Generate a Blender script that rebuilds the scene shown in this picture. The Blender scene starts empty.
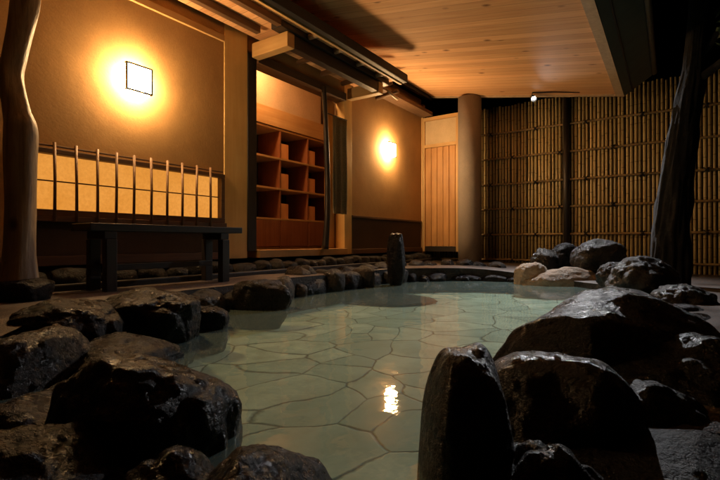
import bpy, bmesh, math, random
from mathutils import Vector, Matrix, noise, Euler
from mathutils.geometry import delaunay_2d_cdt
random.seed(7)
sc = bpy.context.scene
C = sc.collection
# ------------------------------------------------------------------ camera
YAW = math.radians(34.6)
CS, SN = math.cos(YAW), math.sin(YAW)
EYE = 0.5
cam = bpy.data.cameras.new('camera'); cam.lens = 22.45; cam.sensor_width = 36
cam.clip_start = 0.02; cam.clip_end = 600
camo = bpy.data.objects.new('camera', cam); C.objects.link(camo)
camo.location = (0, 0, EYE); camo.rotation_euler = (math.radians(90.2), 0, YAW)
sc.camera = camo
# ------------------------------------------------------------------ night sky
w = bpy.data.worlds.new('World'); sc.world = w; w.use_nodes = True
nt = w.node_tree; nt.nodes.clear()
sky = nt.nodes.new('ShaderNodeTexSky'); sky.sky_type = 'NISHITA'; sky.sun_disc = False
sky.sun_elevation = math.radians(-6); sky.sun_rotation = math.radians(200)
bg = nt.nodes.new('ShaderNodeBackground'); bg.inputs[1].default_value = 0.05
wo = nt.nodes.new('ShaderNodeOutputWorld')
nt.links.new(sky.outputs[0], bg.inputs[0]); nt.links.new(bg.outputs[0], wo.inputs[0])
# ------------------------------------------------------------------ picture settings
sc.render.engine = 'CYCLES'
sc.cycles.use_denoising = True
sc.cycles.max_bounces = 8; sc.cycles.diffuse_bounces = 4; sc.cycles.glossy_bounces = 4
sc.cycles.transparent_max_bounces = 12
sc.cycles.caustics_reflective = False; sc.cycles.caustics_refractive = False
sc.cycles.sample_clamp_indirect = 4.0
sc.view_settings.view_transform = 'Standard'; sc.view_settings.look = 'None'
sc.view_settings.exposure = 0.45; sc.view_settings.gamma = 1.0
sc.view_settings.use_curve_mapping = False
LAMP1 = 165.0; LAMP2 = 165.0; SPOT_W = 420.0; ROOM = 130.0; SHOJI = 0.52

# ================================================================== helpers
def P(px, Y, z=0.0):
    """a point seen at column px of the 720 px photograph, Y metres ahead"""
    X = (px-360)/449*Y
    return Vector((CS*X-SN*Y, SN*X+CS*Y, z))
def zat(py, Y): return EYE+(242-py)/449*Y

class NB:
    def __init__(s, name):
        s.m = bpy.data.materials.new(name); s.m.use_nodes = True
        s.t = s.m.node_tree; s.t.nodes.clear()
        s.out = s.n('ShaderNodeOutputMaterial')
        s.b = s.n('ShaderNodeBsdfPrincipled'); s.l(s.b.outputs[0], s.out.inputs[0])
        s.co = s.n('ShaderNodeTexCoord')
    def n(s, t, **k):
        x = s.t.nodes.new(t)
        for a, v in k.items(): setattr(x, a, v)
        return x
    def l(s, a, b): s.t.links.new(a, b)
    def mp(s, scale, src='Object', loc=(0,0,0)):
        m = s.n('ShaderNodeMapping'); m.inputs['Scale'].default_value = scale
        m.inputs['Location'].default_value = loc
        s.l(s.co.outputs[src] if isinstance(src, str) else src, m.inputs[0]); return m.outputs[0]
    def noise(s, vec, scale, detail=4, rough=.55, dist=0):
        x = s.n('ShaderNodeTexNoise'); x.inputs['Scale'].default_value = scale
        x.inputs['Detail'].default_value = detail; x.inputs['Roughness'].default_value = rough
        x.inputs['Distortion'].default_value = dist
        s.l(vec, x.inputs['Vector']); return x
    def ramp(s, fac, stops):
        r = s.n('ShaderNodeValToRGB'); e = r.color_ramp.elements
        while len(e) < len(stops): e.new(.5)
        for q, (p, c) in zip(e, stops):
            q.position = p; q.color = (*c, 1) if len(c) == 3 else c
        s.l(fac, r.inputs[0]); return r.outputs[0]
    def mix(s, fac, a, b, mode='MIX'):
        x = s.n('ShaderNodeMix', data_type='RGBA', blend_type=mode)
        if isinstance(fac, float): x.inputs[0].default_value = fac
        else: s.l(fac, x.inputs[0])
        for i, v in ((6, a), (7, b)):
            if isinstance(v, tuple): x.inputs[i].default_value = (*v, 1)
            else: s.l(v, x.inputs[i])
        return x.outputs[2]
    def math(s, op, a, b=0.0):
        x = s.n('ShaderNodeMath', operation=op)
        for i, v in ((0, a), (1, b)):
            if isinstance(v, (int, float)): x.inputs[i].default_value = v
            else: s.l(v, x.inputs[i])
        return x.outputs[0]
    def bump(s, h, strength=.3, dist=.01, prev=None):
        x = s.n('ShaderNodeBump'); x.inputs['Strength'].default_value = strength
        x.inputs['Distance'].default_value = dist; s.l(h, x.inputs['Height'])
        if prev: s.l(prev, x.inputs['Normal'])
        return x.outputs[0]
    def fin(s, col=None, rough=None, norm=None, **k):
        def st(i, v):
            if v is None: return
            if isinstance(v, tuple): s.b.inputs[i].default_value = (*v, 1)
            elif isinstance(v, (int, float)): s.b.inputs[i].default_value = v
            else: s.l(v, s.b.inputs[i])
        st('Base Color', col); st('Roughness', rough); st('Normal', norm)
        for a, v in k.items(): st(a.replace('_', ' '), v)
        return s.m

def wood(name, c1, c2, grain=(2, 2, 30), rough=.6, knots=False, axis_long='z'):
    m = NB(name)
    sc_ = {'z': (18, 18, 1.1), 'y': (18, 1.1, 18), 'x': (1.1, 18, 18)}[axis_long]
    v = m.mp(sc_)
    a = m.noise(v, 1.0, 6, .6, .8); b = m.noise(m.mp((1.3, 1.3, 1.3)), 2.0, 3)
    g = m.noise(v, 5.0, 3, .6)
    col = m.ramp(a.outputs[0], [(.3, c1), (.7, c2)])
    col = m.mix(m.ramp(b.outputs[0], [(.35, (.0,)*3), (.75, (.45,)*3)]), col, tuple(x*.6 for x in c1))
    return m.fin(col, m.ramp(g.outputs[0], [(.3, (rough-.12,)*3), (.7, (rough+.12,)*3)]), m.bump(a.outputs[0], .25, .004))

M = {}
M['cedar'] = {ax: wood('cedar_'+ax, (.50, .29, .10), (.62, .40, .17), axis_long=ax) for ax in 'xyz'}
M['brown'] = {ax: wood('brown_wood_'+ax, (.09, .045, .02), (.16, .085, .04), axis_long=ax) for ax in 'xyz'}
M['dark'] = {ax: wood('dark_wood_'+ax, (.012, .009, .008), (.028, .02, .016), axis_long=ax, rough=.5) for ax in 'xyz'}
M['red'] = {ax: wood('red_cedar_'+ax, (.26, .09, .03), (.36, .14, .05), axis_long=ax) for ax in 'xyz'}
M['pale'] = {'z': wood('bright_cedar', (.76, .48, .16), (.84, .60, .24), axis_long='z')}
M['orange'] = wood('orange_cedar', (.42, .20, .06), (.60, .32, .11), axis_long='z')
M['barwood'] = wood('bar_wood', (.20, .11, .055), (.32, .19, .10))
def logmat():
    m = NB('peeled_log'); v = m.mp((26, 26, 1.6)); g = m.noise(v, 1.0, 6, .65, 1.0)
    b = m.noise(m.mp((6, 6, 3)), 1.0, 4)
    col = m.ramp(g.outputs[0], [(.3, (.15, .10, .06)), (.55, (.30, .22, .13)), (.75, (.40, .31, .20))])
    col = m.mix(m.ramp(b.outputs[0], [(.4, (.6,)*3), (.65, (0,)*3)]), col, (.12, .085, .055))
    vo = m.n('ShaderNodeTexVoronoi'); vo.inputs['Scale'].default_value = 1.0
    m.l(m.mp((5, 5, 3.2)), vo.inputs['Vector'])
    kn_ = m.ramp(vo.outputs['Distance'], [(.06, (1,)*3), (.16, (0,)*3)])
    col = m.mix(kn_, col, (.05, .03, .02))
    n_ = m.bump(g.outputs[0], .6, .006); n_ = m.bump(b.outputs[0], .5, .03, n_)
    return m.fin(col, m.ramp(g.outputs[0], [(.3, (.7,)*3), (.7, (.42,)*3)]), n_)
M['log'] = logmat()

# plaster
def plaster(name, c, flecks=True):
    m = NB(name); v = m.co.outputs['Object']
    a = m.noise(v, 2.2, 5, .6); f = m.noise(v, 70, 4, .65)
    st = m.noise(m.mp((90, 90, 25)), 1.0, 2, .5, 2.0)
    col = m.ramp(a.outputs[0], [(.3, tuple(x*.82 for x in c)), (.7, tuple(min(1, x*1.1) for x in c))])
    col = m.mix(m.ramp(f.outputs[0], [(.35, (.3,)*3), (.55, (0,)*3)]), col, tuple(x*.6 for x in c))
    col = m.mix(m.ramp(st.outputs[0], [(.68, (0,)*3), (.74, (.5,)*3)]), col, tuple(min(1, x*1.4) for x in c))
    n_ = m.bump(f.outputs[0], .3, .003); n_ = m.bump(a.outputs[0], .3, .02, n_)
    return m.fin(col, .92, n_)
M['plaster'] = plaster('ochre_earth_plaster', (.42, .24, .085))
M['plaster2'] = plaster('pale_room_plaster', (.55, .42, .26))
M['wains'] = plaster('dark_skirting_plaster', (.07, .045, .025))
M['concrete'] = plaster('grey_column_plaster', (.22, .19, .165))

# ceiling boards, running along x, 0.13 m wide
def boards():
    m = NB('pine_ceiling_boards')
    sep = m.n('ShaderNodeSeparateXYZ'); m.l(m.co.outputs['Object'], sep.inputs[0])
    yy = m.math('MULTIPLY', sep.outputs[1], 1/.13)
    fl = m.math('FLOOR', yy); fr = m.math('FRACT', yy)
    wn = m.n('ShaderNodeTexWhiteNoise', noise_dimensions='1D'); m.l(fl, wn.inputs['W'])
    cmb = m.n('ShaderNodeCombineXYZ')
    m.l(m.math('ADD', m.math('MULTIPLY', sep.outputs[0], 1.0), m.math('MULTIPLY', wn.outputs[0], 37.0)), cmb.inputs[0])
    m.l(sep.outputs[1], cmb.inputs[1]); m.l(fl, cmb.inputs[2])
    g = m.noise(m.mp((1.4, 30, 1), cmb.outputs[0]), 1.0, 5, .6, 1.2)
    col = m.ramp(g.outputs[0], [(.3, (.68, .36, .17)), (.7, (.82, .52, .28))])
    tint = m.ramp(wn.outputs[0], [(0, (.80, .74, .68)), (1, (1.06, 1.04, 1.0))])
    col = m.mix(1.0, col, tint, 'MULTIPLY')
    vo = m.n('ShaderNodeTexVoronoi', feature='F1'); vo.inputs['Scale'].default_value = 1.0
    vo.inputs['Randomness'].default_value = 1.0
    m.l(m.mp((3.4, 5.5, 1), cmb.outputs[0]), vo.inputs['Vector'])
    vs = m.n('ShaderNodeSeparateColor'); m.l(vo.outputs['Color'], vs.inputs[0])
    # only some cells carry a knot
    kd = m.math('ADD', vo.outputs['Distance'], m.math('MULTIPLY', m.math('GREATER_THAN', vs.outputs[0], .6), 1.0))
    kf = m.ramp(kd, [(.04, (.9,)*3), (.10, (.6,)*3), (.18, (0,)*3)])
    col = m.mix(kf, col, (.13, .045, .015))
    gap = m.math('LESS_THAN', m.math('ABSOLUTE', m.math('SUBTRACT', fr, .5)), .485)
    gp = m.mix(gap, (.26, .12, .05), col)
    n_ = m.bump(gap, .6, .004); n_ = m.bump(g.outputs[0], .15, .003, n_)
    return m.fin(gp, .7, n_, Specular_IOR_Level=.2)
M['boards'] = boards()

def bamboo():
    m = NB('aged_bamboo')
    v = m.mp((9, 9, .5)); a = m.noise(v, 3, 4, .6)
    wh = m.n('ShaderNodeTexWhiteNoise', noise_dimensions='1D')
    sep = m.n('ShaderNodeSeparateXYZ'); m.l(m.co.outputs['Object'], sep.inputs[0])
    m.l(m.math('FLOOR', m.math('MULTIPLY', sep.outputs[0], 1/.052)), wh.inputs['W'])
    col = m.ramp(a.outputs[0], [(.3, (.50, .38, .17)), (.7, (.72, .60, .31))])
    col = m.mix(1.0, col, m.ramp(wh.outputs[0], [(0, (.6, .58, .55)), (1, (1.1, 1.05, 1.0))]), 'MULTIPLY')
    # nodes of the culms: dark rings
    z = m.math('FRACT', m.math('ADD', m.math('MULTIPLY', sep.outputs[2], 1/.27), m.math('MULTIPLY', wh.outputs[0], 5.0)))
    col = m.mix(m.math('MULTIPLY', m.math('LESS_THAN', z, .045), .6), col, (.08, .045, .02))
    return m.fin(col, .45, m.bump(a.outputs[0], .2, .003))
M['bamboo'] = bamboo()
M['pineb'] = wood('light_pine_box', (.66, .28, .09), (.80, .38, .13))
def simple(name, c, rough=.6, sc_=12, var=.35, bumpd=.004, **k):
    m = NB(name); a = m.noise(m.co.outputs['Object'], sc_, 4)
    col = m.ramp(a.outputs[0], [(.3, tuple(x*(1-var) for x in c)), (.7, tuple(x*(1+var) for x in c))])
    return m.fin(col, rough, m.bump(a.outputs[0], .3, bumpd), **k)
M['rail'] = simple('smoked_bamboo', (.24, .16, .07), .5)
M['rope'] = simple('black_palm_rope', (.012, .01, .009), .9, 90)
M['metal'] = simple('black_metal', (.02, .02, .022), .35, 30, Metallic=.8)
M['gutter'] = simple('black_gutter', (.008, .007, .007), .6, 10)
M['fascia'] = simple('green_grey_fascia', (.06, .075, .066), .55, 6, .15)
M['trim'] = simple('pale_wood_trim', (.42, .31, .20), .55, 20, .15)
M['cloth'] = simple('grey_green_cloth', (.17, .165, .11), .95, 60, .2)
M['bark'] = simple('dark_bark', (.006, .0055, .006), 1.0, 14, .5, .05)
M['leaf'] = simple('dark_leaf', (.025, .05, .018), .5, 4, .4)
M['kerb'] = simple('dark_kerb_stone', (.03, .027, .025), .45, 9, .4, .02)

def rockmat(name, c1, c2, rlo=.12, rhi=.5, coat=.6):
    m = NB(name)
    inf = m.n('ShaderNodeObjectInfo')
    off = m.n('ShaderNodeVectorMath', operation='ADD')
    cx = m.n('ShaderNodeCombineXYZ'); r10 = m.math('MULTIPLY', inf.outputs['Random'], 30.0)
    m.l(r10, cx.inputs[0]); m.l(r10, cx.inputs[2])
    m.l(m.co.outputs['Object'], off.inputs[0]); m.l(cx.outputs[0], off.inputs[1]); v = off.outputs[0]
    a = m.noise(v, 6, 6, .6); f = m.noise(v, 38, 6, .7); h = m.noise(v, 120, 3, .7)
    vo = m.n('ShaderNodeTexVoronoi', feature='DISTANCE_TO_EDGE'); vo.inputs['Scale'].default_value = 9
    wv = m.n('ShaderNodeVectorMath', operation='ADD'); m.l(v, wv.inputs[0])
    sc1 = m.n('ShaderNodeVectorMath', operation='SCALE'); sc1.inputs['Scale'].default_value = .25
    m.l(m.noise(v, 5, 4).outputs[1], sc1.inputs[0]); m.l(sc1.outputs[0], wv.inputs[1])
    m.l(wv.outputs[0], vo.inputs['Vector'])
    crack = m.ramp(vo.outputs[0], [(0, (0,)*3), (.035, (1,)*3)])
    col = m.ramp(a.outputs[0], [(.32, c1), (.72, c2)])
    col = m.mix(m.ramp(f.outputs[0], [(.5, (0,)*3), (.75, (.35,)*3)]), col, tuple(min(1, x*1.6) for x in c2))
    rg = m.ramp(m.math('ADD', m.math('MULTIPLY', a.outputs[0], .5), m.math('MULTIPLY', f.outputs[0], .5)), [(.42, (rlo,)*3), (.56, (rhi,)*3)])
    n_ = m.bump(a.outputs[0], .6, .03); n_ = m.bump(f.outputs[0], 1.0, .024, n_)
    n_ = m.bump(h.outputs[0], .8, .006, n_); n_ = m.bump(crack, .35, .008, n_)
    m.l(n_, m.b.inputs['Coat Normal'])
    return m.fin(col, rg, n_, Coat_Weight=coat, Coat_Roughness=.14, Specular_IOR_Level=.12)
M['rock'] = rockmat('wet_black_rock', (.002, .0025, .004), (.009, .0095, .012), .14, .5, .10)
M['rockb'] = rockmat('wet_brown_rock', (.006, .006, .006), (.030, .024, .020), .2, .6, .2)
M['rockp'] = rockmat('pale_limestone', (.20, .15, .11), (.42, .34, .26), .4, .8, .1)
M['rockg'] = rockmat('grey_ledge_stone', (.008, .009, .011), (.045, .043, .042), .25, .7, .25)

def terrace():
    m = NB('pebble_terrace'); v = m.co.outputs['Object']
    a = m.noise(v, 1.5, 5); f = m.noise(v, 90, 4, .7)
    vo = m.n('ShaderNodeTexVoronoi'); vo.inputs['Scale'].default_value = 170; m.l(v, vo.inputs['Vector'])
    cs = m.n('ShaderNodeSeparateColor'); m.l(vo.outputs['Color'], cs.inputs[0])
    col = m.ramp(cs.outputs[0], [(0, (.035, .025, .02)), (.6, (.085, .06, .046)), (1, (.17, .13, .11))])
    col = m.mix(m.ramp(a.outputs[0], [(.35, (.7,)*3), (.7, (0,)*3)]), col, (.022, .018, .016))
    hh = m.math('SUBTRACT', 1.0, vo.outputs['Distance'])
    n_ = m.bump(hh, .4, .003); n_ = m.bump(a.outputs[0], .5, .04, n_)
    return m.fin(col, m.ramp(a.outputs[0], [(.35, (.3,)*3), (.6, (.75,)*3)]), n_)
M['terrace'] = terrace()

def poolfloor():
    m = NB('crazy_paving'); v = m.co.outputs['Object']
    nz = m.noise(v, .9, 2, .5); ad = m.n('ShaderNodeVectorMath', operation='ADD')
    s_ = m.n('ShaderNodeVectorMath', operation='SCALE'); s_.inputs['Scale'].default_value = .9
    m.l(nz.outputs[1], s_.inputs[0]); m.l(v, ad.inputs[0]); m.l(s_.outputs[0], ad.inputs[1])
    n2 = m.noise(v, 9, 4, .6); a2 = m.n('ShaderNodeVectorMath', operation='ADD')
    s2 = m.n('ShaderNodeVectorMath', operation='SCALE'); s2.inputs['Scale'].default_value = .035
    m.l(n2.outputs[1], s2.inputs[0]); m.l(ad.outputs[0], a2.inputs[0]); m.l(s2.outputs[0], a2.inputs[1])
    fl = m.mp((1.25, .9, 0), a2.outputs[0])
    vo = m.n('ShaderNodeTexVoronoi', feature='DISTANCE_TO_EDGE', voronoi_dimensions='2D'); vo.inputs['Scale'].default_value = 2.9
    m.l(fl, vo.inputs['Vector'])
    v1 = m.n('ShaderNodeTexVoronoi', feature='F1', voronoi_dimensions='2D'); v1.inputs['Scale'].default_value = 2.9
    m.l(fl, v1.inputs['Vector'])
    jn = m.noise(v, 4.5, 3, .6)
    jd = m.math('ADD', vo.outputs[0], m.math('MULTIPLY', m.math('SUBTRACT', jn.outputs[0], .5), .05))
    joint = m.ramp(jd, [(.002, (0,)*3), (.032, (1,)*3)])
    cs = m.n('ShaderNodeSeparateColor'); m.l(v1.outputs['Color'], cs.inputs[0])
    tile = m.ramp(cs.outputs[0], [(0, (.30, .42, .41)), (.5, (.48, .60, .56)), (1, (.68, .77, .70))])
    blot = m.noise(v, 3.2, 6, .65)
    tile = m.mix(m.ramp(blot.outputs[0], [(.35, (.75,)*3), (.62, (0,)*3)]), tile, (.30, .38, .32))
    col = m.mix(joint, (.07, .085, .065), tile)
    return m.fin(col, .7, m.bump(joint, .5, .01))
M['poolfloor'] = poolfloor()

def water():
    m = NB('spring_water')
    v = m.mp((1, 1, .0))
    a = m.noise(v, 7, 2, .4); b = m.noise(v, 26, 2, .5)
    n_ = m.bump(a.outputs[0], .16, .02); n_ = m.bump(b.outputs[0], .10, .004, n_)
    fr = m.n('ShaderNodeFresnel'); m.l(n_, fr.inputs['Normal'])
    # the same reflectance from both sides, so that light passes down into the pool
    geo = m.n('ShaderNodeNewGeometry')
    m.l(m.math('ADD', 1.33, m.math('MULTIPLY', geo.outputs['Backfacing'], 1/1.33-1.33)), fr.inputs[0])
    gl = m.n('ShaderNodeBsdfGlossy'); gl.inputs['Roughness'].default_value = .035; m.l(n_, gl.inputs['Normal'])
    tr = m.n('ShaderNodeBsdfTransparent'); tr.inputs[0].default_value = (.86, .94, .86, 1)
    mx = m.n('ShaderNodeMixShader'); m.l(fr.outputs[0], mx.inputs[0]); m.l(tr.outputs[0], mx.inputs[1]); m.l(gl.outputs[0], mx.inputs[2])
    df = m.n('ShaderNodeBsdfDiffuse'); df.inputs[0].default_value = (.32, .46, .43, 1)
    inn = m.n('ShaderNodeMixShader'); inn.inputs[0].default_value = .22
    m.l(tr.outputs[0], inn.inputs[1]); m.l(df.outputs[0], inn.inputs[2]); m.l(inn.outputs[0], mx.inputs[1])
    m.l(mx.outputs[0], m.out.inputs[0]); m.t.nodes.remove(m.b)
    return m.m
M['water'] = water()
def emis(name, c, s, base=(.8, .7, .5)):
    m = NB(name)
    m.fin(base, .7); m.b.inputs['Emission Color'].default_value = (*c, 1); m.b.inputs['Emission Strength'].default_value = s
    return m.m
LC = (1.0, .62, .28)
M['paper1'] = emis('lamp_paper', LC, LAMP1)
M['paper2'] = emis('far_lamp_paper', LC, LAMP2)
M['bulb'] = emis('spot_lens', (1, .92, .80), 60)
M['roomlamp'] = emis('room_lamp_glass', (1.0, .50, .20), ROOM)
def shoji():
    m = NB('lit_shoji_paper'); v = m.co.outputs['Object']
    a = m.noise(v, 2.4, 5); f = m.noise(v, 45, 6, .75)
    c = m.ramp(a.outputs[0], [(.3, (1.05, .40, .055)), (.7, (1.22, .50, .09))])
    c = m.mix(m.ramp(f.outputs[0], [(.4, (.35,)*3), (.6, (0,)*3)]), c, (.7, .22, .02))
    m.fin((.25, .16, .08), .9); m.l(c, m.b.inputs['Emission Color']); m.b.inputs['Emission Strength'].default_value = SHOJI
    return m.m
M['shoji'] = shoji()

# ---- mesh builders --------------------------------------------------
def box(bm, a, b, bev=0.0):
    a = Vector(a); b = Vector(b)
    r = bmesh.ops.create_cube(bm, size=1)
    bmesh.ops.scale(bm, vec=(b-a), verts=r['verts']); bmesh.ops.translate(bm, vec=(a+b)/2, verts=r['verts'])
    if bev > 0:
        es = list({e for v in r['verts'] for e in v.link_edges})
        bmesh.ops.bevel(bm, geom=es, offset=bev, segments=2, affect='EDGES', profile=.6)
def tube(bm, pts, rad, seg=14, cap=True, jit=0.0, seed=0, ridge=0.0):
    """tapered tube through pts with radii rad"""
    pts = [Vector(p) for p in pts]
    if not hasattr(rad, '__len__'): rad = [rad]*len(pts)
    rings = []
    up = Vector((0, 0, 1)) if abs((pts[-1]-pts[0]).normalized().z) < .9 else Vector((1, 0, 0))
    for i, p in enumerate(pts):
        d = (pts[min(i+1, len(pts)-1)]-pts[max(i-1, 0)]).normalized()
        s = d.cross(up).normalized(); t = s.cross(d).normalized()
        ring = []
        for k in range(seg):
            an = 2*math.pi*k/seg
            r = rad[i]*(1+jit*noise.noise(Vector((math.cos(an)*1.5+seed, math.sin(an)*1.5, p.z*2.5+p.x))))
            if ridge: r *= 1+ridge*abs(noise.noise(Vector((math.cos(an)*4.5, math.sin(an)*4.5+seed, p.z*1.3))))+ridge*.5*noise.noise(Vector((math.cos(an)*9, math.sin(an)*9, p.z*4)))
            ring.append(bm.verts.new(p+(s*math.cos(an)+t*math.sin(an))*r))
        rings.append(ring)
    for a, b in zip(rings, rings[1:]):
        for k in range(seg): bm.faces.new((a[k], a[(k+1) % seg], b[(k+1) % seg], b[k]))
    if cap: bm.faces.new(rings[0][::-1]); bm.faces.new(rings[-1])
def smooth_path(pts, n=5):
    """Catmull-Rom on tuples (x,y,z,r)"""
    out = []
    P_ = [Vector(p) for p in pts]
    for i in range(len(P_)-1):
        p0, p1, p2, p3 = P_[max(i-1, 0)], P_[i], P_[i+1], P_[min(i+2, len(P_)-1)]
        for k in range(n):
            t = k/n
            out.append(.5*((2*p1)+(p2-p0)*t+(2*p0-5*p1+4*p2-p3)*t*t+(3*p1-p0-3*p2+p3)*t**3))
    out.append(P_[-1]); return out
def obj(name, bm, mat, parent=None, loc=None, smooth=False):
    """link bm (in world coordinates) as one mesh; loc is the world place of its origin"""
    base = Vector(parent.location) if parent is not None and parent.type == 'EMPTY' and parent.parent is None else None
    o_loc = Vector(loc) if loc is not None else Vector((0, 0, 0))
    root = parent
    while root is not None and root.parent is not None: root = root.parent
    origin = Vector(root.location) if root is not None else o_loc
    bmesh.ops.translate(bm, vec=-origin, verts=bm.verts)
    bmesh.ops.recalc_face_normals(bm, faces=bm.faces)
    me = bpy.data.meshes.new(name); bm.to_mesh(me); bm.free()
    for q in me.polygons: q.use_smooth = smooth
    o = bpy.data.objects.new(name, me); C.objects.link(o)
    if parent is not None: o.parent = parent
    else: o.location = o_loc
    me.materials.append(mat)
    return o
def tag(o, label, cat, group=None, kind=None):
    if label: o['label'] = label
    if cat: o['category'] = cat
    if group: o['group'] = group
    if kind: o['kind'] = kind
    return o
def thing(name, label, cat, loc, group=None):
    o = bpy.data.objects.new(name, None); C.objects.link(o); o.location = loc; o.empty_display_size = .1
    return tag(o, label, cat, group)
def bxo(name, a, b, mat, parent=None, bev=.004, loc=None):
    bm = bmesh.new(); box(bm, a, b, bev); return obj(name, bm, mat, parent, loc)
def struct(name, bm, mat, smooth=False, kind='structure'):
    o = obj(name, bm, mat, smooth=smooth); o['kind'] = kind; return o

# ================================================================== terrain, pool
POOL = [(-2.72, 1.9), (-2.78, 2.9), (-2.84, 3.9), (-2.82, 4.5), (-2.65, 5.0), (-2.25, 5.42), (-1.75, 5.66), (-1.1, 5.6),
        (-.6, 5.2), (-.15, 4.6), (.05, 3.6), (0, 2.6), (-.12, 1.8), (-.22, 1.2), (-.32, .72), (-.5, .42), (-.9, .38),
        (-1.3, .12), (-1.85, .4), (-2.22, .75), (-2.42, 1.1), (-2.6, 1.5)]
POOLS = [(v.x, v.y) for v in smooth_path([(a, b, 0) for a, b in POOL+[POOL[0]]], 3)][:-1]
def gz(x, y):
    t = min(1, max(0, (x+2.4)/1.6)); t = t*t*(3-2*t)
    z = .17*(1-t)+.06*t
    d = math.hypot(x, y)
    z -= .16*math.exp(-((x-.35)**2/.25+(y-.9)**2/.5)) + .12*math.exp(-((x+1.7)**2/.8+(y-.0)**2/.3))
    return z + (.012*noise.noise(Vector((x*1.5, y*1.5, 0))) if d < 12 else 0)
def ground():
    def inside(x, y):
        c = False; n = len(POOLS)
        for i in range(n):
            x1, y1 = POOLS[i]; x2, y2 = POOLS[i-1]
            if (y1 > y) != (y2 > y) and x < (x2-x1)*(y-y1)/(y2-y1)+x1: c = not c
        return c
    pts = [Vector(p) for p in POOLS]; n = len(pts)
    edges = [(i, (i+1) % n) for i in range(n)]
    g = -5.0
    while g <= 5.01:
        h = -1.5
        while h <= 8.51:
            if not inside(g, h) and min((Vector((g, h))-q).length for q in pts[:n]) > .08: pts.append(Vector((g, h)))
            h += .25
        g += .25
    for R in (14, 40, 120, 300):
        for k in range(24):
            pts.append(Vector((R*math.cos(k*math.pi/12), R*math.sin(k*math.pi/12))))
    r = delaunay_2d_cdt(pts, edges, [], 0, 1e-5)
    bm = bmesh.new()
    vs = [bm.verts.new((p.x, p.y, gz(p.x, p.y))) for p in r[0]]
    for f in r[2]:
        c = sum((r[0][i] for i in f), Vector((0, 0)))/len(f)
        if not inside(c.x, c.y): bm.faces.new([vs[i] for i in f])
    struct('ground', bm, M['terrace'], True)
    bm = bmesh.new()
    top = [bm.verts.new((x, y, gz(x, y)-.002)) for x, y in POOLS]; bot = [bm.verts.new((x, y, -.20)) for x, y in POOLS]
    for i in range(n): bm.faces.new((top[i-1], top[i], bot[i], bot[i-1]))
    struct('pool_wall', bm, M['rockg'], True)
    bm = bmesh.new()
    bm.faces.new([bm.verts.new((x, y, -.14)) for x, y in POOLS]); bmesh.ops.triangulate(bm, faces=bm.faces)
    struct('pool_floor', bm, M['poolfloor'])
    bm = bmesh.new()
    bm.faces.new([bm.verts.new((x, y, 0)) for x, y in POOLS]); bmesh.ops.triangulate(bm, faces=bm.faces)
    o = struct('water', bm, M['water'])
    if o.data.polygons[0].normal.z < 0: o.data.flip_normals()
ground()

# ================================================================== the bath house
WV = -3.57            # wall plane
house = thing('bath_house', 'ochre plastered bath house with a lit paper window and an open doorway', 'house', (WV, 3.2, .17))
bm = bmesh.new()
T = .14
WX0 = WV-T
def wall(bm, u0, u1, z0, z1, x0=WX0, x1=WV): box(bm, (x0, u0, z0), (x1, u1, z1))
WIN = (1.21, 2.80, .725, 1.115)    # u0,u1,z0,z1
wall(bm, -1.5, WIN[0]-.05, .87, 2.98); wall(bm, WIN[0]-.05, WIN[1]+.05, WIN[3]+.03, 2.98)
wall(bm, WIN[1]+.05, 2.84, .72, 2.98); wall(bm, -1.5, WIN[0]-.05, .40, .868)
obj('wall', bm, M['plaster'], house)
bm = bmesh.new(); wall(bm, 4.97, 7.06, .86, 2.98); obj('wall', bm, M['plaster'], house)
bm = bmesh.new(); wall(bm, 3.15, 4.80, 2.47, 2.98); obj('wall', bm, M['plaster'], house)
bm = bmesh.new(); wall(bm, WIN[0]-.05, 2.84, .40, WIN[2]-.045, WX0, WV-.004); obj('skirting_panel', bm, M['wains'], house)
bm = bmesh.new(); wall(bm, 4.97, 7.04, .40, .83, WX0, WV-.004); obj('skirting_panel', bm, M['wains'], house)
bxo('wall_rail', (WV-.03, 4.97, .83), (WV+.02, 7.04, .86), M['brown']['y'], house)
bxo('sill_beam', (WX0, -1.5, .33), (WV+.03, 2.83, .398), M['brown']['y'], house)
bxo('sill_beam', (WX0, 4.97, .33), (WV+.03, 7.04, .398), M['brown']['y'], house)
bxo('top_plate', (WV-.02, -1.5, 2.44), (WV+.025, 2.83, 2.50), M['cedar']['y'], house)
# corner boards / pillars
bxo('pillar', (WX0, 2.842, .33), (WV+.008, 3.13, 2.98), M['pale']['z'], house)
bxo('door_jamb', (WX0, 3.132, .40), (WV+.015, 3.25, 2.44), M['dark']['z'], house)
bxo('pillar', (WX0, 4.802, .33), (WV+.008, 4.968, 2.98), M['pale']['z'], house)
bxo('pillar', (WX0, 7.062, .16), (WV+.03, 7.15, 2.9), M['cedar']['z'], house)
bxo('door_header', (WX0, 3.252, 2.37), (WV+.04, 4.80, 2.468), M['brown']['y'], house)
bxo('threshold', (WX0-.05, 3.252, .33), (WV+.06, 4.80, .41), M['cedar']['y'], house)
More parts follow.
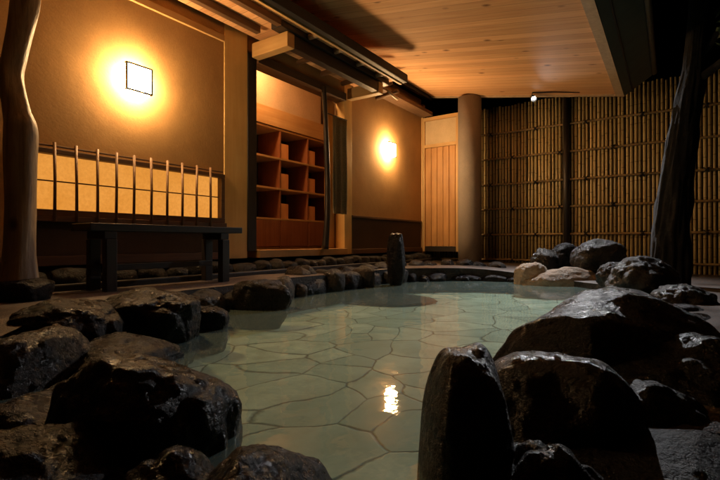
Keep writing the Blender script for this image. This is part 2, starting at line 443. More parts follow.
# window
wf = None
bm = bmesh.new(); u0, u1, z0, z1 = WIN
box(bm, (WV-.06, u0-.05, z0-.045), (WV+.022, u1+.04, z0), .003); box(bm, (WV-.06, u0-.05, z1), (WV+.022, u1+.04, z1+.035), .003)
box(bm, (WV-.06, u1, z0+.001), (WV+.020, u1+.04, z1-.001), .003); box(bm, (WV-.06, u0-.05, z0+.001), (WV+.020, u0, z1-.001), .003)
wf = obj('window', bm, M['brown']['y'], house); wf['label'] = 'long low paper window glowing amber'
bxo('paper_screen', (WV-.055, u0, z0), (WV-.04, u1, z1), M['shoji'], wf, 0)
bm = bmesh.new(); box(bm, (WV-.038, u0, (z0+z1)/2+.005), (WV-.028, u1, (z0+z1)/2+.014))
obj('muntin', bm, M['brown']['y'], wf)
bxo('window_sill', (WV-.02, u0-.05, z0-.085), (WV+.05, u1+.04, z0-.047), M['brown']['y'], wf)
for i, px in enumerate((55, 76.7, 97.7, 116.7, 134.3, 151.7, 167.3, 182.7, 196.7, 210.7)):
    t = (px-360)/449; u = 3.52*(.568*t+.823)/(-(.823*t-.568))
    bm = bmesh.new()
    tube(bm, [(WV+.05, u+random.uniform(-.004, .004), z0-.085), (WV+.05, u, .93), (WV+.05, u+random.uniform(-.006, .006), z1+.075)], [.0115, .0105, .0108], 8)
    obj('window_bar', bm, M['barwood'], wf, smooth=True)
bxo('bar_rail', (WV+.032, u0-.05, z1+.045), (WV+.042, u1, z1+.058), M['brown']['y'], wf)

# room inside the doorway
bm = bmesh.new()
box(bm, (-6.2, 2.5, .36), (WX0-.055, 6.2, .40)); obj('room_floor', bm, M['brown']['y'], house)
bm = bmesh.new()
box(bm, (-4.36, 2.6, 2.26), (-4.30, 5.2, 3.0)); obj('room_wall', bm, M['plaster2'], house)
bm = bmesh.new(); box(bm, (-6.2, 5.62, .40), (WX0-.002, 5.70, 3.0)); obj('room_wall', bm, M['plaster2'], house)
bm = bmesh.new(); box(bm, (-6.2, 2.5, .40), (WX0-.002, 2.58, 3.0)); obj('room_wall', bm, M['plaster2'], house)
bm = bmesh.new(); box(bm, (-4.9, 2.58, .40), (-4.82, 5.62, 3.0)); obj('room_wall', bm, M['plaster2'], house)
bm = bmesh.new(); box(bm, (-6.2, 2.5, 3.0), (WV, 5.7, 3.06)); obj('room_ceiling', bm, M['plaster2'], house)
bxo('shelf_header', (-4.37, 2.6, 2.02), (-4.285, 5.5, 2.258), M['cedar']['y'], house)
bm = bmesh.new(); tube(bm, [(-4.0, 3.75, 2.90), (-4.0, 3.75, 2.999)], .13, 24); cl = obj('ceiling_lamp', bm, M['metal'], house)
bm = bmesh.new(); tube(bm, [(-4.0, 3.75, 2.86), (-4.0, 3.75, 2.898)], .12, 24); obj('lamp_glass', bm, M['roomlamp'], cl)

# shelving (locker) with pigeon holes
sh = thing('locker_shelf', 'wooden pigeonhole shelf with nine open cells above plain doors inside the doorway', 'shelf', (-4.5, 4.6, .40))
DIV = [3.24, 3.79, 4.35, 4.91, 5.47]; ZS = [.80, 1.205, 1.61, 2.0]
for d in DIV: bxo('divider', (-4.72, d-.012, .42), (-4.30, d+.012, 2.0), M['red']['z'], sh, .002)
for z in ZS: bxo('shelf_board', (-4.72, DIV[0]-.01, z-.014), (-4.296, DIV[-1]+.01, z+.012), M['cedar']['y'], sh, .002)
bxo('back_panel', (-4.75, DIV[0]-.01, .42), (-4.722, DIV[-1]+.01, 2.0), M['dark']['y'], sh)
bxo('plinth', (-4.72, DIV[0], .402), (-4.31, DIV[-1], .43), M['cedar']['y'], sh)
for a, b in zip(DIV, DIV[1:]): bxo('cabinet_door', (-4.318, a+.015, .435), (-4.296, b-.015, .783), M['red']['z'], sh)
cn = ['middle', 'right']; rn = ['bottom', 'centre', 'top']
for ci, d in enumerate(DIV[2:4]):
    for ri, z in enumerate(ZS[:3]):
        t_ = thing('storage_box', f'small orange box in the {rn[ri]} row of the pigeonhole shelf, {"left" if ci==0 else "right"} one', 'box', (-4.40, d+.10, z+.013), 'wooden boxes in the pigeonhole shelf')
        bm = bmesh.new(); x0, x1, y0, y1, zz = -4.50, -4.31, d+.016, d+.165, z+.0135; h = .2
        box(bm, (x0, y0, zz), (x1, y1, zz+.008)); box(bm, (x1-.009, y0, zz+.009), (x1, y1, zz+h)); box(bm, (x0, y0, zz+.009), (x0+.009, y1, zz+h))
        box(bm, (x0+.01, y0, zz+.009), (x1-.01, y0+.008, zz+h)); box(bm, (x0+.01, y1-.008, zz+.009), (x1-.01, y1, zz+h))
        obj('box_body', bm, M['pineb'], t_)
# sliding door leaf & hanging cloth
bxo('sliding_door', (WX0-.05, 4.62, .412), (WX0-.02, 4.80, 2.37), M['cedar']['z'], house)
ct = thing('hanging_cloth', 'grey green cloth hanging in the doorway beside the slim dark post', 'curtain', (WV+.03, 4.66, 2.1))
bm = bmesh.new(); N = 24; rows = []
for j in range(13):
    z = 2.10-j*(1.24/12); row = []
    for i in range(N+1):
        s = i/N; x = WV+.045+.014*math.sin(s*15+.4*math.sin(j*.6))*(.3+.7*j/12); row.append(bm.verts.new((x, 4.50+.30*s, z)))
    rows.append(row)
for a, b in zip(rows, rows[1:]):
    for i in range(N): bm.faces.new((a[i], a[i+1], b[i+1], b[i]))
r = bmesh.ops.solidify(bm, geom=bm.faces, thickness=.003)
obj('cloth', bm, M['cloth'], ct, smooth=True)
bm = bmesh.new(); tube(bm, [(WV+.045, 4.30, 2.108), (WV+.045, 4.801, 2.108)], .008, 8); obj('rod', bm, M['dark']['y'], ct)
# slim crooked post in the doorway
bm = bmesh.new()
pp = smooth_path([(WV+.08, 4.30, .41, .042), (WV+.10, 4.32, .8, .036), (WV+.07, 4.36, 1.3, .034), (WV+.09, 4.31, 1.8, .032), (WV+.08, 4.28, 2.40, .030)], 5)
tube(bm, [p[:3] for p in pp], [p[3] for p in pp], 12, jit=.15)
tag(obj('natural_post', bm, M['dark']['z'], loc=(WV+.08, 4.30, .41), smooth=True), 'slim crooked dark tree trunk post standing in the open doorway', 'post')

# eave over window and door
ev = thing('eave_roof', 'projecting wooden eave on brackets above the window and doorway', 'eave', (WV, 2.0, 2.38))
EU0, EU1, EX = -1.5, 5.08, -2.84
bm = bmesh.new(); box(bm, (WV+.052, EU0, 2.60), (EX, EU1, 2.63)); obj('soffit_boards', bm, M['boards'], ev)
bm = bmesh.new(); box(bm, (EX, EU0, 2.545), (EX+.07, EU1+.02, 2.65), .012); obj('gutter', bm, M['gutter'], ev)
bxo('fascia', (EX-.035, EU0, 2.53), (EX-.003, EU1, 2.598), M['cedar']['y'], ev)
for u in (3.15, 4.80): 
    b_ = bxo('bracket', (WV+.052, u, 2.385), (-3.02, u+.10, 2.53), M['cedar']['x'], ev, .008)
bxo('purlin', (-3.14, 3.05, 2.532), (-3.0, 5.02, 2.598), M['dark']['y'], ev, .01)
bxo('lower_beam', (-3.12, 3.252, 2.40), (-3.03, 4.798, 2.53), M['dark']['y'], ev, .008)
for x in (-3.30, -3.02):
    bxo('purlin', (x-.03, EU0, 2.53), (x+.03, 3.04, 2.598), M['brown']['y'], ev, .006)
for i in range(4):
    u = 3.42+i*.42
    bm = bmesh.new(); tube(bm, [(WV+.055, u, 2.56), (-3.15, u, 2.566)], .03, 10); obj('rafter', bm, M['brown']['x'], ev, smooth=True)
    bm = bmesh.new(); tube(bm, [(-2.995, u+.02, 2.566), (-2.88, u+.02, 2.566)], .028, 10); obj('rafter', bm, M['trim'], ev, smooth=True)
bm = bmesh.new(); tube(bm, [(-3.03, 5.03, 2.47), (-3.05, 5.32, 2.44)], .018, 10)
obj('pole_end', bm, M['trim'], ev, smooth=True)
for i, (a, b) in enumerate(((5.25, -3.1), (5.6, -3.2))):
    bm = bmesh.new(); tube(bm, [(WV+.002, a, 2.62), (b, a, 2.66)], .03, 10); obj('rafter', bm, M['brown']['x'], ev, smooth=True)
bxo('wall_plate', (WV+.002, 5.1, 2.66), (-3.34, 7.05, 2.72), M['brown']['y'], ev, .006)

# canopy over the pool: lean-to, falls away from the house
cz = lambda x: 2.97-.1735*(x+3.32)
cn_ = thing('pool_canopy', 'sloping canopy with knotty pine boarded ceiling over the near half of the pool', 'canopy', (-2.66, 7.0, 2.7))
CU0, CU1 = -1.5, 7.02
def slab(bm, x0, x1, y0, y1, d0, d1):
    v = [bm.verts.new((x, y, cz(x)+d)) for d in (d0, d1) for x, y in ((x0, y0), (x1, y0), (x1, y1), (x0, y1))]
    for f in ((0, 1, 2, 3), (7, 6, 5, 4), (0, 4, 5, 1), (1, 5, 6, 2), (2, 6, 7, 3), (3, 7, 4, 0)): bm.faces.new([v[i] for i in f])
bm = bmesh.new(); slab(bm, -3.34, -.60, CU0, CU1-.05, 0, .03); obj('ceiling_boards', bm, M['boards'], cn_)
bm = bmesh.new(); slab(bm, -.598, -.50, CU0, CU1, -.02, .05); obj('edge_trim', bm, M['trim'], cn_)
bm = bmesh.new(); slab(bm, -3.34, -.602, CU1-.048, CU1, -.02, .05); obj('edge_trim', bm, M['trim'], cn_)
bm = bmesh.new(); slab(bm, -3.42, -3.345, CU0, CU1, -.06, .08); obj('inner_beam', bm, M['gutter'], cn_)
bm = bmesh.new(); slab(bm, -3.42, -.4, CU0, CU1+.06, .06, .12); obj('roof_sheet', bm, M['gutter'], cn_)
bm = bmesh.new()
z_ = cz(-.5)
v = [bm.verts.new(q) for y in (CU0, CU1) for q in ((-.497, y, z_-.01), (-.19, y, z_+.20), (-.19, y, z_+.24), (-.497, y, z_+.05))]
for f in ((0, 1, 2, 3), (7, 6, 5, 4), (0, 4, 5, 1), (1, 5, 6, 2), (2, 6, 7, 3), (3, 7, 4, 0)): bm.faces.new([v[i] for i in f])
obj('fascia_board', bm, M['fascia'], cn_)
bm = bmesh.new(); tube(bm, [(-.165, CU0, z_+.235), (-.165, CU1, z_+.235)], .035, 12); obj('gutter_pipe', bm, simple('grey_gutter_pipe', (.10, .10, .09), .4), cn_, smooth=True)

# round column
bm = bmesh.new(); tube(bm, [(-2.66, 6.98, .1), (-2.66, 6.98, .6), (-2.66, 6.98, cz(-2.66)-.03)], .185, 40)
tag(obj('round_column', bm, M['concrete'], loc=(-2.66, 6.98, .1), smooth=True), 'smooth grey plastered round column carrying the canopy corner', 'column')

# boarded gate panel between house and column
gt = thing('side_door', 'orange cedar side door set between the house corner and the round column', 'door', (-3.2, 7.1, .2))
G0, G1 = WV+.035, -2.86
bxo('frame', (G0, 7.06, 2.59), (G1, 7.14, 2.65), M['cedar']['x'], gt)
bxo('frame', (G1-.07, 7.06, .33), (G1, 7.14, 2.588), M['cedar']['z'], gt)
bxo('frame', (G0, 7.06, .33), (G0+.03, 7.14, 2.588), M['cedar']['z'], gt)
bxo('top_panel', (G0+.031, 7.085, 2.18), (G1-.071, 7.11, 2.588), M['plaster2'], gt)
bxo('crossbar', (G0+.031, 7.062, 2.12), (G1-.071, 7.135, 2.178), M['cedar']['x'], gt)
bm = bmesh.new(); x = G0+.033; i = 0
while x < G1-.08:
    box(bm, (x, 7.09-(.012 if i % 2 else 0), .42), (min(x+.053, G1-.073), 7.115, 2.118), .003); x += .055; i += 1
obj('board_leaf', bm, M['orange'], gt)
bxo('sill', (G0+.031, 7.062, .33), (G1-.071, 7.135, .418), M['dark']['x'], gt)

# paper wall lamps
def wall_lamp(u, z, mat, label, s=.20):
    t_ = thing('wall_lamp', label, 'lamp', (WV+.004, u, z), 'square paper lamps on the house wall')
    x1 = WV+.10
    bxo('back_plate', (WV+.002, u-s*.45, z-s*.45), (WV+.012, u+s*.45, z+s*.45), M['dark']['z'], t_)
    bxo('paper_shade', (WV+.013, u-s/2, z-s/2), (x1, u+s/2, z+s/2), mat, t_, .002)
    bm = bmesh.new(); e = .0065; h = s/2+.002
    for sy in (-1, 1):
        for sz in (-1, 1):
            box(bm, (x1-.02, u+sy*h-e, z+sz*h-e), (x1+e, u+sy*h+e, z+sz*h+e))
        box(bm, (x1-e, u+sy*h-e, z-h+.005), (x1+e+.001, u+sy*h+e, z+h-.005))
        box(bm, (x1-e, u-h+.005, z+sy*h-e), (x1+e+.001, u+h-.005, z+sy*h+e))
    obj('frame', bm, M['dark']['z'], t_)
wall_lamp(1.94, 1.795, M['paper1'], 'glowing square paper lamp on the wall above the amber window')
wall_lamp(5.90, 1.90, M['paper2'], 'glowing square paper lamp on the wall between doorway and side door')

# small spotlight under the back edge of the canopy
SP = Vector((-1.64, 6.86, 2.60))
sp = thing('spotlight', 'small bright spotlight clipped under the back edge of the canopy', 'lamp', (SP.x, SP.y, 2.66))
dirv = (Vector((-.55, 4.5, 0))-SP).normalized()
bm = bmesh.new(); tube(bm, [SP-dirv*.07, SP-dirv*.05, SP-dirv*.016], [.02, .034, .036], 18)
b2 = bmesh.new(); tube(b2, [SP-dirv*.015, SP+dirv*.020], [.036, .040], 18, cap=False); bmesh.ops.solidify(b2, geom=b2.faces, thickness=.002); obj('hood', b2, M['metal'], sp, smooth=True)
obj('housing', bm, M['metal'], sp, smooth=True)
bm = bmesh.new(); tube(bm, [SP-dirv*.014, SP-dirv*.009], [.029, .029], 18); obj('lens', bm, M['bulb'], sp)
bm = bmesh.new(); tube(bm, [SP-dirv*.05, (SP.x-.01, SP.y-.04, cz(SP.x)-.03), (SP.x-.01, SP.y-.04, cz(SP.x)+.005)], .008, 8); obj('stem', bm, M['metal'], sp)
bm = bmesh.new(); tube(bm, [(SP.x, SP.y-.06, cz(SP.x)-.012), (SP.x+.3, SP.y-.085, cz(SP.x+.3)-.012), (SP.x+.62, SP.y-.03, cz(SP.x+.62)-.010)], [.012, .009, .006], 8); obj('cable', bm, M['metal'], sp)
l = bpy.data.lights.new('spot_beam', 'SPOT'); l.energy = SPOT_W; l.color = (.97, .98, 1.0); l.spot_size = math.radians(98); l.spot_blend = 1.0; l.shadow_soft_size = .009
lo = bpy.data.objects.new('spot_beam', l); C.objects.link(lo); lo.parent = sp
lo.location = SP+dirv*.006-sp.location; lo.rotation_euler = dirv.to_track_quat('-Z', 'Y').to_euler()

# ================================================================== log post, bench
bm = bmesh.new()
prof = [(19, 283, 17), (19.5, 250, 13.5), (20, 200, 13), (20, 160, 14), (20.5, 130, 14.5), (16, 110, 12), (10, 78, 11), (14, 55, 10.5), (20, 25, 11), (24, 0, 12), (24, -30, 12), (22, -60, 11)]
YL = 2.55; q = []
for px, py, r in prof:
    p = P(px, YL); q.append((p.x, p.y, zat(py, YL), r/449*YL))
q = smooth_path(smooth_path(q, 5), 3); tube(bm, [p[:3] for p in q], [p[3] for p in q], 40, jit=.14, seed=3, ridge=.06)
b0 = P(19, YL, .25)
tag(obj('log_post', bm, M['log'], loc=b0, smooth=True), 'thick crooked peeled log post at the left, standing on a dark base stone', 'post')

bn = thing('bench', 'long dark wooden bench beneath the amber window', 'bench', (-3.12, 2.05, .17))
bxo('seat', (-3.28, 1.37, .57), (-3.02, 2.60, .62), M['dark']['y'], bn, .006)
for u in (1.50, 2.42):
    for x in (-3.26, -3.04):
        bxo('leg', (x-.03, u-.035, .165), (x+.03, u+.035, .515), M['dark']['z'], bn)
    bxo('crossbar', (-3.27, u-.04, .517), (-3.025, u+.04, .568), M['dark']['x'], bn)
bxo('stretcher', (-3.165, 1.54, .30), (-3.135, 2.38, .345), M['dark']['y'], bn)

# ================================================================== bamboo fence
FU = 7.5
fe = thing('bamboo_fence', 'tall slatted bamboo fence with rope tied rails behind the pool', 'fence', (-1.3, FU, .05))
posts = [-3.6, -1.30, 1.0, 3.3]
for x in posts:
    bm = bmesh.new(); tube(bm, [(x, FU-.05, 0), (x, FU-.05, 2.72)], .05, 12); obj('post', bm, M['dark']['z'], fe, smooth=True)
for a, b in zip(posts, posts[1:]):
    bm = bmesh.new(); x = a+.02
    while x < b-.02:
        r = random.uniform(.017, .0225); dx = random.uniform(-.004, .004); tp = 2.75+random.uniform(-.012, .012)
        tube(bm, [(x+dx, FU, .03), (x+dx+random.uniform(-.004, .004), FU, 1.4), (x+dx, FU, tp)], r, 8); x += .052
    obj('bamboo_panel', bm, M['bamboo'], fe, smooth=True)
bm = bmesh.new(); box(bm, (-3.7, FU+.10, .03), (3.4, FU+.12, 2.70)); obj('backing_board', bm, simple('fence_backing', (.09, .06, .03), .9), fe)
ri = 0
for zr in (2.30, 1.88, 1.45, 1.04, .62, .20):
    bm = bmesh.new(); xs = -3.65; pts = []
    while xs < 3.4: pts.append((xs, FU-.040, zr+random.uniform(-.006, .006))); xs += .5
    tube(bm, pts, .017, 8); ra = obj('rail', bm, M['rail'], fe, smooth=True)
    x = -3.2+(.36 if ri % 2 else 0)
    while x < 3.2:
        bm = bmesh.new()
        for sg in (-1, 1):
            tube(bm, [(x-.028*sg, FU-.02, zr-.03), (x, FU-.070, zr), (x+.028*sg, FU-.02, zr+.03)], .008, 6)
        tube(bm, [(x, FU-.062, zr), (x+.01, FU-.085, zr+.004), (x+.026, FU-.075, zr-.035)], [.012, .010, .004], 6)
        obj('rope_knot', bm, M['rope'], ra); x += .72
    ri += 1

# ================================================================== rocks
def rock_mesh(sx, sy, sz, seed, rough=1.0, facets=7, peak=0.0, sub=5, flat=None, frac=.6):
    rnd = random.Random(seed); bm = bmesh.new()
    bmesh.ops.create_icosphere(bm, subdivisions=sub, radius=1)
    off = Vector((seed*3.17, seed*1.31, seed*.77))
    pl = []
    for _ in range(facets):
        n_ = Vector((rnd.gauss(0, 1), rnd.gauss(0, 1), rnd.gauss(.1, .8))).normalized(); pl.append((n_, rnd.uniform(.74, .93)))
    for v in bm.verts:
        d = v.co.normalized()
        r = 1+.20*noise.noise(d*1.2+off)
        for n_, h in pl:
            c = d.dot(n_)
            if c > .05:
                lim = h/c
                if r > lim: r = lim+(r-lim)*.3
        r += rough*(.035*noise.noise(d*3.1+off)+.022*noise.noise(d*7+off)+.012*abs(noise.noise(d*15+off))-.02*abs(noise.noise(d*2.3-off)))
        p = d*r
        if peak: p.x *= 1-peak*max(0, p.z); p.y *= 1-peak*.6*max(0, p.z)
        if frac:
            for fs, am in ((2.2, .10), (5.5, .035)):
                dd = noise.voronoi(d*fs+off+Vector((.3, .1, .2))*noise.noise(d*4+off))[0]
                p = p*(1+frac*am*(min(.5, dd[1]-dd[0])-.25))
        if flat is not None and p.z > flat: p.z = flat+(p.z-flat)*.42
        v.co = p
    for ax, s_ in enumerate((sx, sy, sz)):
        lo_ = min(v.co[ax] for v in bm.verts); hi_ = max(v.co[ax] for v in bm.verts)
        for v in bm.verts: v.co[ax] = ((v.co[ax]-lo_)/(hi_-lo_)*2-1)*s_
    return bm
def rock(px, Y, width, ytop, zbase, depth, label, mat='rock', seed=1, tilt=(0, 0), cat='boulder', group=None, rough=1.0, facets=7, peak=0.0, yaw=0, name='boulder', flat=None, frac=1.0):
    """a rock seen width px wide at column px, its top at row ytop, Y metres ahead"""
    ztop = zat(ytop, Y); sx = width/449*Y/2; c = P(px, Y, (ztop+zbase)/2); sz = (ztop-zbase)/2
    bm = rock_mesh(sx, depth/2, sz, seed, rough, facets, peak, 6 if Y < 2.6 else 5, flat, frac)
    bmesh.ops.rotate(bm, cent=(0, 0, 0), matrix=Euler((math.radians(tilt[0]), math.radians(tilt[1]), YAW+math.radians(yaw))).to_matrix(), verts=bm.verts)
    bmesh.ops.translate(bm, vec=c, verts=bm.verts)
    return tag(obj(name, bm, M[mat], loc=(c.x, c.y, zbase), smooth=True), label, cat, group)
def rockw(x, y, sx, sy, z0, z1, label, mat='rockg', seed=1, rot=0, cat='stone', group=None, facets=7, name='edge_stone', rough=1.0):
    bm = rock_mesh(sx, sy, (z1-z0)/2, seed, rough, facets, 0, 4, .35)
    bmesh.ops.rotate(bm, cent=(0, 0, 0), matrix=Euler((0, 0, rot)).to_matrix(), verts=bm.verts)
    bmesh.ops.translate(bm, vec=(x, y, (z0+z1)/2), verts=bm.verts)
    return tag(obj(name, bm, M[mat], loc=(x, y, z0), smooth=True), label, cat, group)

# left foreground
rock(128, 1.14, 205, 350, -.6, .5, flat=.5, label='big wet black boulder with a flat cracked top at the lower left', seed=11, tilt=(0, 4), facets=8)
rock(40, 1.25, 250, 388, -.45, .62, 'low black boulder on the left edge between the rounded boulder and the corner rock', seed=14)
rock(22, 1.62, 108, 329, -.3, .5, 'rounded brown topped wet boulder at the left picture edge', mat='rockb', seed=5, rough=.7, facets=5)
rock(255, .80, 250, 444, -.5, .42, frac=.4, facets=3, label= 'wide low black boulder at the bottom edge, left of the lamp reflection', seed=21)
rock(172, .86, 190, 452, -.5, .35, 'low black rock at the bottom edge, between the corner rock and the wide low boulder', seed=23)
rock(72, 2.02, 110, 300, -.2, .4, flat=.3, label='flat wet black rock on the terrace edge right of the log post', seed=31, tilt=(6, 3))
rock(150, 2.30, 100, 287, -.3, .42, flat=.3, label='wet black rock with sparkling top, on the pool edge in front of the bench', seed=35, tilt=(4, 0))
rock(118, 1.85, 120, 334, -.4, .5, flat=.3, label='flat dark rock just behind the big wet boulder on the left', seed=37)
rock(206, 2.6, 46, 306, -.2, .2, flat=.3, label='small black rock sloping into the water beside the sparkling rock', seed=41)
rock(262, 3.35, 60, 279, -.32, .2, flat=.4, label='blocky brown stone with a flat top on the left pool edge', mat='rockb', seed=43, facets=9, rough=.6)
rock(48, .90, 270, 425, -.5, .5, 'dark rock filling the bottom left corner of the photo', seed=26, frac=.6)
# right foreground
rock(466, .98, 97, 346, -.5, .3, 'tall pointed black boulder standing upright at the water edge', seed=51, peak=.06, facets=2, rough=.3, frac=.1)
rock(556, 1.22, 150, 350, -.4, .42, 'middle black boulder with a flat mottled top between the pointed and the large ones', seed=55, facets=5, frac=.3, rough=.6)
rock(612, 1.8, 245, 288, -.5, .7, 'largest black boulder behind the pointed one, with a long sloping back', seed=58, tilt=(0, 7), facets=5, frac=.25, rough=.6)
rock(705, 1.55, 250, 335, -.5, .7, 'long dark rock running out of the right picture edge', seed=62, tilt=(0, 5))
rock(548, .84, 165, 437, -.5, .34, 'low black rock at the bottom edge right of the pointed boulder', seed=66)
rock(660, 1.05, 260, 426, -.5, .5, frac=.15, rough=.4, flat=.3, facets=4, label= 'flat dark rock in the lower right corner', seed=68)
rock(640, 1.3, 180, 384, -.4, .5, 'dark rock mass between the middle boulder and the lower right corner', seed=64, frac=.6)
# far right group
rock(565, 5.2, 92, 267, -.3, .45, 'long pale flat stone lying on the far pool edge', mat='rockp', seed=71, facets=9, rough=.6)
rock(533, 5.3, 36, 262, -.2, .35, 'small rounded pale stone at the far pool edge under the fence shadow', mat='rockp', seed=73)
rock(598, 5.35, 52, 239, 0, .45, 'tall dark rock with a light rim in front of the bamboo fence', seed=75, rough=.9, mat='rockg')
rock(566, 5.7, 36, 243, 0, .35, 'dark rough rock just left of the tall light rimmed rock', seed=77, mat='rock')
rock(545, 5.6, 28, 248, 0, .3, 'pale topped stone left of the dark rough rock by the fence', seed=78, mat='rockb')
rock(628, 3.7, 52, 290, -.3, .35, 'pale smooth stone at the right pool edge just above the largest boulder', mat='rockp', seed=81, rough=.5, facets=5)
rock(645, 4.0, 70, 256, -.1, .45, 'craggy dark rock with light specks at the foot of the tree', seed=83, rough=2.4, mat='rockg')
rock(612, 4.5, 32, 262, 0, .3, 'small craggy brown rock beside the tall light rimmed rock', seed=84, rough=2.0, mat='rockb')
rock(682, 3.3, 62, 284, -.1, .4, 'lumpy brown rock right of the tree foot', seed=85, rough=2.2, mat='rockb')
rock(640, 2.9, 40, 300, -.1, .3, 'small grey stone between the largest boulder and the lumpy brown rock', seed=87, mat='rockg')
# stone pillar and its neighbours
pv = P(396, 5.15)
bm = rock_mesh(.11, .10, .33, 91, .5, 5, 0, 5, .8)
bmesh.ops.translate(bm, vec=(pv.x, pv.y, .27), verts=bm.verts)
tag(obj('stone_pillar', bm, M['rock'], loc=(pv.x, pv.y, 0), smooth=True), 'upright dark stone pillar standing at the far left pool edge', 'stone')
bm = rock_mesh(.56, .46, .05, 93, 2.0, 3); c = P(384, 4.85); bmesh.ops.translate(bm, vec=(c.x, c.y, -.125), verts=bm.verts)  # dark rounded patch in the water, built as a thin flat slab
tag(obj('dark_slab', bm, M['rock'], loc=(c.x, c.y, -.14), smooth=True), 'wide dark slab under the water in front of the stone pillar', 'stone')
# base stone of log
p = P(18, YL); rockw(p.x, p.y, .17, .15, .1, .30, 'dark flat base stone under the log post', 'rock', 95, .3, name='base_stone', rough=.5)

ORD = ['first', 'second', 'third', 'fourth', 'fifth', 'sixth', 'seventh', 'eighth', 'ninth', 'tenth', 'eleventh', 'twelfth', 'thirteenth', 'fourteenth', 'fifteenth', 'sixteenth', 'seventeenth', 'eighteenth', 'nineteenth', 'twentieth', 'twenty-first', 'twenty-second', 'twenty-third', 'twenty-fourth', 'twenty-fifth', 'twenty-sixth', 'twenty-seventh', 'twenty-eighth', 'twenty-ninth', 'thirtieth', 'thirty-first', 'thirty-second', 'thirty-third', 'thirty-fourth', 'thirty-fifth', 'thirty-sixth']
# row of footing stones along the house wall
rnd = random.Random(4); u = .75; i = 0
while u < 6.95:
    wd = rnd.uniform(.13, .33) if u < 3.2 else rnd.uniform(.10, .2)
    rockw(WV+.10, u+wd/2, .11, wd/2*.98, .12, rnd.uniform(.285, .325), f'flat topped grey footing stone, {ORD[i]} from the left in the row at the house wall', 'rockg', 200+i, 0, group='footing stones under the house wall', name='footing_stone', facets=10, rough=.5)
    u += wd+.012; i += 1
kb = bxo('stone_kerb', (-3.36, -.5, .13), (-3.30, 6.9, .215), M['kerb'], None, .01, loc=(-3.33, 3.2, .13)); tag(kb, 'long low dark stone kerb in front of the footing stones', 'kerb')
# edge stones round the pool
def edge_run(path, seed, zlo, zhi, smin, smax, phrase, group, mats, inset=.02):
    rnd = random.Random(seed); P_ = [Vector(p) for p in path]; L = [0]
    for a, b in zip(P_, P_[1:]): L.append(L[-1]+(b-a).length)
    s = 0; i = 0
    while s < L[-1]:
        wd = rnd.uniform(smin, smax); m_ = min(L[-1], s+wd/2)
        k = max(j for j in range(len(L)-1) if L[j] <= m_)
        f = (m_-L[k])/(L[k+1]-L[k]); q = P_[k].lerp(P_[k+1], f); d = (P_[k+1]-P_[k]).normalized()
        rockw(q.x+rnd.uniform(-.04, .04), q.y, wd/2*1.05, rnd.uniform(.10, .16), -.14, rnd.uniform(zlo, zhi),
              f'{phrase.format(ORD[i])}', rnd.choice(mats), seed*10+i, math.atan2(d.y, d.x)+rnd.uniform(-.2, .2), group=group)
        s += wd; i += 1
edge_run([(-2.74, 2.75), (-2.80, 2.9), (-2.86, 3.9), (-2.86, 4.35)], 30, .12, .24, .13, .36, 'rough edge stone, {} beyond the blocky brown stone on the left pool edge', 'edge stones on the left side of the pool', ['rockg', 'rockb', 'rock'])
edge_run([(-2.82, 4.55), (-2.70, 5.0), (-2.28, 5.46), (-1.78, 5.70), (-1.25, 5.68)], 31, .05, .19, .12, .42, 'rough edge stone, {} beyond the stone pillar along the far pool edge', 'edge stones on the far side of the pool', ['rockg', 'rock', 'rock'])
edge_run([(-2.72, 1.62), (-2.74, 2.3)], 33, .12, .19, .16, .3, 'rough dark edge stone, {} in the pool edge beneath the bench', 'edge stones in front of the bench', ['rock', 'rockg'])
edge_run([(.02, 4.4), (.12, 3.6), (.08, 2.7)], 34, .06, .13, .2, .4, 'dark edge stone, {} along the right pool edge behind the largest boulder', 'edge stones on the right side of the pool', ['rock', 'rockg'])
edge_run([(-3.05, 3.2), (-3.08, 4.4), (-3.0, 5.3), (-2.6, 5.95), (-1.9, 6.2)], 35, .2, .27, .14, .3, 'small rubble stone, {} from the left in the second row behind the pool edge', 'second row of rubble stones before the doorway', ['rockg', 'rockb', 'rock'])

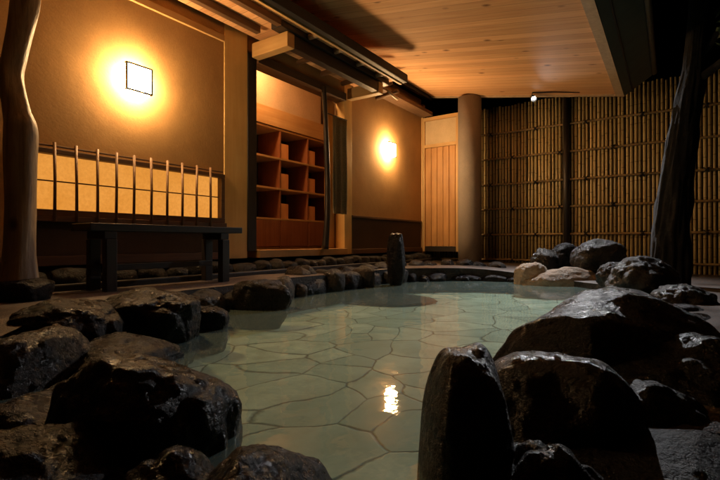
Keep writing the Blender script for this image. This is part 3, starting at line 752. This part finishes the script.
# ================================================================== trees beyond
def leaves(bm, c, R, n, rnd, s=.05, flat=.7):
    for _ in range(n):
        d = Vector((rnd.gauss(0, 1), rnd.gauss(0, 1), rnd.gauss(0, 1)*flat)); d = d.normalized()*R*rnd.random()**.45
        p = c+d; a = Vector((rnd.gauss(0, 1), rnd.gauss(0, 1), rnd.gauss(0, .6))).normalized(); b = a.cross(Vector((rnd.gauss(0, 1), rnd.gauss(0, 1), rnd.gauss(0, 1)))).normalized()
        L = s*rnd.uniform(.7, 1.4)
        bm.faces.new([bm.verts.new(p-a*L), bm.verts.new(p+b*L*.4), bm.verts.new(p+a*L), bm.verts.new(p-b*L*.4)])
rnd = random.Random(12)
tr = thing('garden_tree', 'leaning dark tree trunk rising in front of the bamboo fence at the right', 'tree', P(664, 4.5, .05))
prof = [(666, 290, 17), (669, 262, 15.5), (671, 230, 14.5), (674, 200, 13.5), (681, 150, 12.5), (688, 105, 10.5), (692, 85, 10), (694, 62, 7.5), (697, 30, 7), (700, 0, 7), (704, -60, 6), (700, -130, 4.5)]
q = []
for px, py, r in prof:
    p = P(px, 4.5); q.append((p.x, p.y, zat(py, 4.5), r/449*4.5))
q = smooth_path(q, 4); qb = smooth_path(q, 4); bm = bmesh.new(); tube(bm, [p[:3] for p in qb], [p[3] for p in qb], 64, jit=.15, seed=2, ridge=.28)
obj('trunk', bm, M['bark'], tr, smooth=True)
top = Vector(q[-1][:3]); kn = Vector(q[28][:3])
crown = bmesh.new()
for (s0, dx, dy, dz) in ((kn, .9, .2, .9), (top, -.7, .5, .5), (top, .6, .6, .7), (top, .2, -.7, .5), (Vector(q[24][:3]), .8, -.5, .35), (top, -.1, .2, 1.0)):
    e = s0+Vector((dx, dy, dz)); mid = (s0+e)/2+Vector((rnd.uniform(-.1, .1), rnd.uniform(-.1, .1), .12))
    bm = bmesh.new(); tube(bm, [s0, mid, e], [.045, .03, .012], 8); obj('limb', bm, M['bark'], tr, smooth=True)
    for k in range(4): leaves(crown, mid.lerp(e, k/3)+Vector((rnd.uniform(-.3, .3), rnd.uniform(-.3, .3), rnd.uniform(-.1, .2))), .38, 260, rnd, .045)
obj('crown', crown, M['leaf'], tr)
for i, (x, y, z, R, lb) in enumerate(((1.4, 9.2, 2.2, 1.3, 'dark bushy tree behind the fence at the right'), (-.9, 10.0, 2.1, 1.2, 'dark bushy tree behind the fence below the canopy edge'), (3.3, 8.8, 2.3, 1.2, 'dark bushy tree behind the fence beyond the right picture edge'))):
    t_ = thing('background_tree', lb, 'tree', (x, y, .05), 'dark trees beyond the fence')
    bm = bmesh.new(); tube(bm, [(x, y, .05), (x+.08, y, 1.2), (x-.05, y+.1, z+.4)], [.12, .09, .04], 10); obj('trunk', bm, M['bark'], t_, smooth=True)
    bm = bmesh.new()
    for k in range(9): leaves(bm, Vector((x+rnd.uniform(-R, R)*.7, y+rnd.uniform(-.6, .6), z+rnd.uniform(-.3, .7))), .55, 260, rnd, .07)
    obj('crown', bm, M['leaf'], t_)
